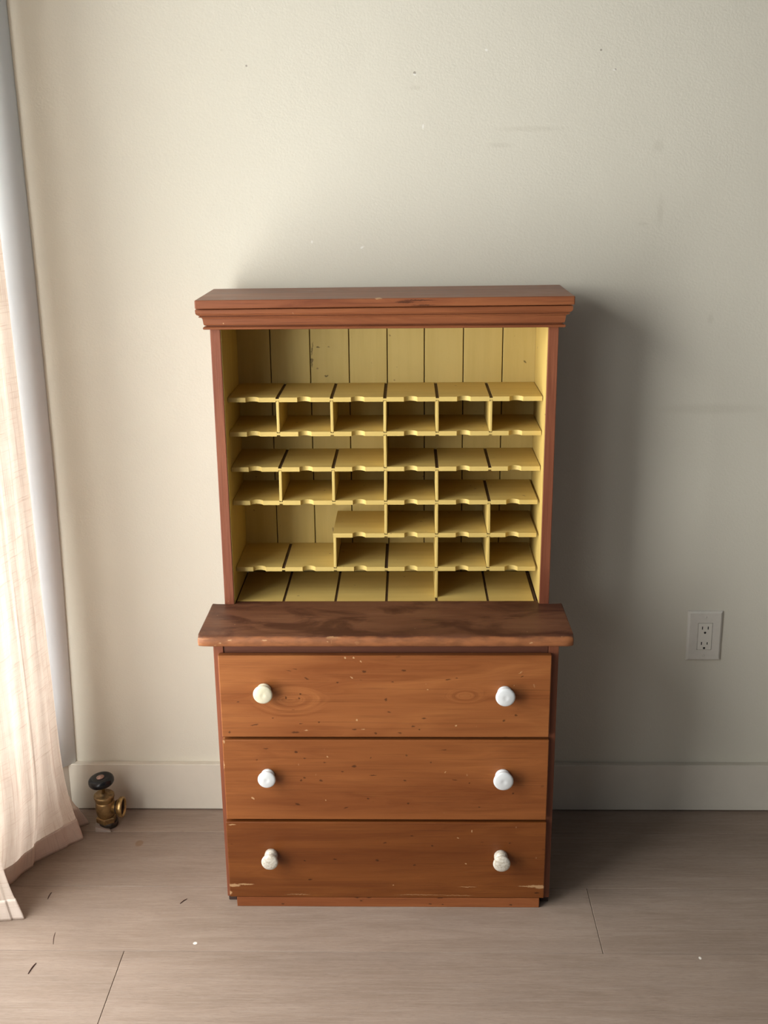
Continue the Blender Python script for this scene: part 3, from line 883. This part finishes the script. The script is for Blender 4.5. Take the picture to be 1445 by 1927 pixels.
def catmull(P_, t):
    n = len(P_) - 1
    i = min(int(t * n), n - 1); f = t * n - i
    p0, p1, p2, p3 = P_[max(i - 1, 0)], P_[i], P_[i + 1], P_[min(i + 2, n)]
    # softened so the cloth keeps its corners
    return tuple(0.5 * ((2 * p1[k_]) + (-p0[k_] + p2[k_]) * f * 0.8 + (2 * p0[k_] - 5 * p1[k_] + 4 * p2[k_] - p3[k_]) * f * f + (-p0[k_] + 3 * p1[k_] - 3 * p2[k_] + p3[k_]) * f ** 3) for k_ in (0, 1))


def cloth_point(t, z, out_=0.0):
    h = catmull(HEM, t); u = catmull(UPP, t)
    w = math.exp(-((max(z, 0) / 0.092) ** 1.35))
    x = h[0] * w + u[0] * (1 - w); y = h[1] * w + u[1] * (1 - w)
    x -= 0.010 * min(max((z - 0.4) / 1.0, 0), 1.6)
    x += 0.0012 * math.sin(t * 70 + z * 5) * (1 - w)
    return (x + out_, y - 0.3 * out_, z)


def cloth(name, z0, z1, nz_, mat, parent, out_=0.0, nt=230, grow=1.0, thick=0.0):
    b = bmesh.new(); rows_ = []
    for i in range(nz_ + 1):
        z = z0 + (z1 - z0) * (i / nz_) ** grow
        rows_.append([b.verts.new(cloth_point(j / nt, z, out_)) for j in range(nt + 1)])
    for a, c2 in zip(rows_, rows_[1:]):
        for j in range(nt):
            f = b.faces.new((a[j], a[j + 1], c2[j + 1], c2[j])); f.smooth = True
    o = finish(name, b, mat, parent)
    md = o.modifiers.new('thickness', 'SOLIDIFY'); md.thickness = thick; md.offset = 0
    return o


def linen(name, col, col2, transl, tcol):
    g = N(name)
    P = g.pos()
    yy = g.mul(P, (60.0, 340.0, 6.0))
    warp = g.noise(yy, 1.0, 2, 0.6)
    weft = g.noise(g.mul(P, (14.0, 14.0, 420.0)), 1.0, 2, 0.6)
    sl = g.noise(P, 30.0, 2, 0.5)
    th = g.math('MAXIMUM', g.ramp(warp, 0.52, 0.72), g.ramp(weft, 0.54, 0.74))
    c = g.mix(g.math('MULTIPLY', th, 0.45), col, col2)
    c = g.mix(g.math('MULTIPLY', g.ramp(sl, 0.4, 0.7), 0.15), c, col2)
    bp = g.bump(g.math('ADD', warp, weft), 0.0008, 0.5)
    df = g.n('ShaderNodeBsdfDiffuse'); g.set(df.inputs['Color'], c); g.set(df.inputs['Normal'], bp)
    tl = g.n('ShaderNodeBsdfTranslucent'); g.set(tl.inputs['Color'], g.mix(g.math('MULTIPLY', th, 0.4), tcol, col2)); g.set(tl.inputs['Normal'], bp)
    mx = g.n('ShaderNodeMixShader'); g.set(mx.inputs[0], g.math('SUBTRACT', transl, g.math('MULTIPLY', th, 0.05)))
    g.t.links.new(df.outputs[0], mx.inputs[1]); g.t.links.new(tl.outputs[0], mx.inputs[2]); g.t.links.new(mx.outputs[0], g.out.inputs[0])
    return g.m


M_LINEN = linen('sheer_linen', (0.86, 0.78, 0.70), (0.62, 0.48, 0.40), 0.175, (0.95, 0.87, 0.81))
M_HEM = linen('doubled_linen_hem', (0.80, 0.69, 0.60), (0.60, 0.46, 0.36), 0.12, (0.90, 0.66, 0.45))
curt = empty('linen_curtain', (-0.84, -0.30, 0.0), 'sheer cream linen curtain reaching the floor at the window, left edge', 'curtain')
cloth('curtain_panel', 0.046, 2.40, 70, M_LINEN, curt, grow=1.8)
hem = cloth('hem', 0.0004, 0.050, 8, M_HEM, curt, out_=0.0012, thick=0.0012)

# ------------------------------------------------------------------ splinters lying on the floor
M_SPL = plain('dark_splinter', (0.075, 0.028, 0.020), 0.6, vary=0.3, scale=200)
SP = [((-0.7408, -0.5840), (-0.7349, -0.5536), 0.0011, 'dark red-brown splinter lying on the floor, the one nearest the bottom left corner'),
      ((-0.7746, -0.3512), (-0.7733, -0.3291), 0.0009, 'short dark splinter on the floor just right of the curtain hem'),
      ((-0.4870, -0.3654), (-0.4753, -0.3490), 0.0009, 'small brown splinter on the floor just left of the cabinet foot'),
      ((-0.7186, -0.4967), (-0.7253, -0.4606), 0.0005, 'hair-thin splinter on the floor just above the left plank joint')]
for (xa, ya), (xb, yb2), r_, lab in SP:
    b = bmesh.new()
    d = Vector((xb - xa, yb2 - ya, 0)); L = d.length; d.normalize(); nrm = Vector((-d.y, d.x, 0))
    secs = []
    for i in range(6):
        t = i / 5
        cpt = Vector((xa, ya, 0)) + d * (L * t) + nrm * (0.0012 * math.sin(t * 3.0))
        rr = r_ * (0.45 + 0.55 * math.sin(math.pi * (0.15 + 0.7 * t)))
        secs.append([b.verts.new(cpt + nrm * (rr * math.cos(q_)) + Vector((0, 0, 0.0001 + rr + rr * math.sin(q_)))) for q_ in [k_ * math.pi / 3 for k_ in range(6)]])
    for a, c2 in zip(secs, secs[1:]):
        for j in range(6): b.faces.new((a[j], a[(j + 1) % 6], c2[(j + 1) % 6], c2[j]))
    b.faces.new(secs[0]); b.faces.new(secs[-1][::-1])
    tag(finish('wood_splinter', b, M_SPL), lab, 'splinter', 'splinters scattered on the floor')
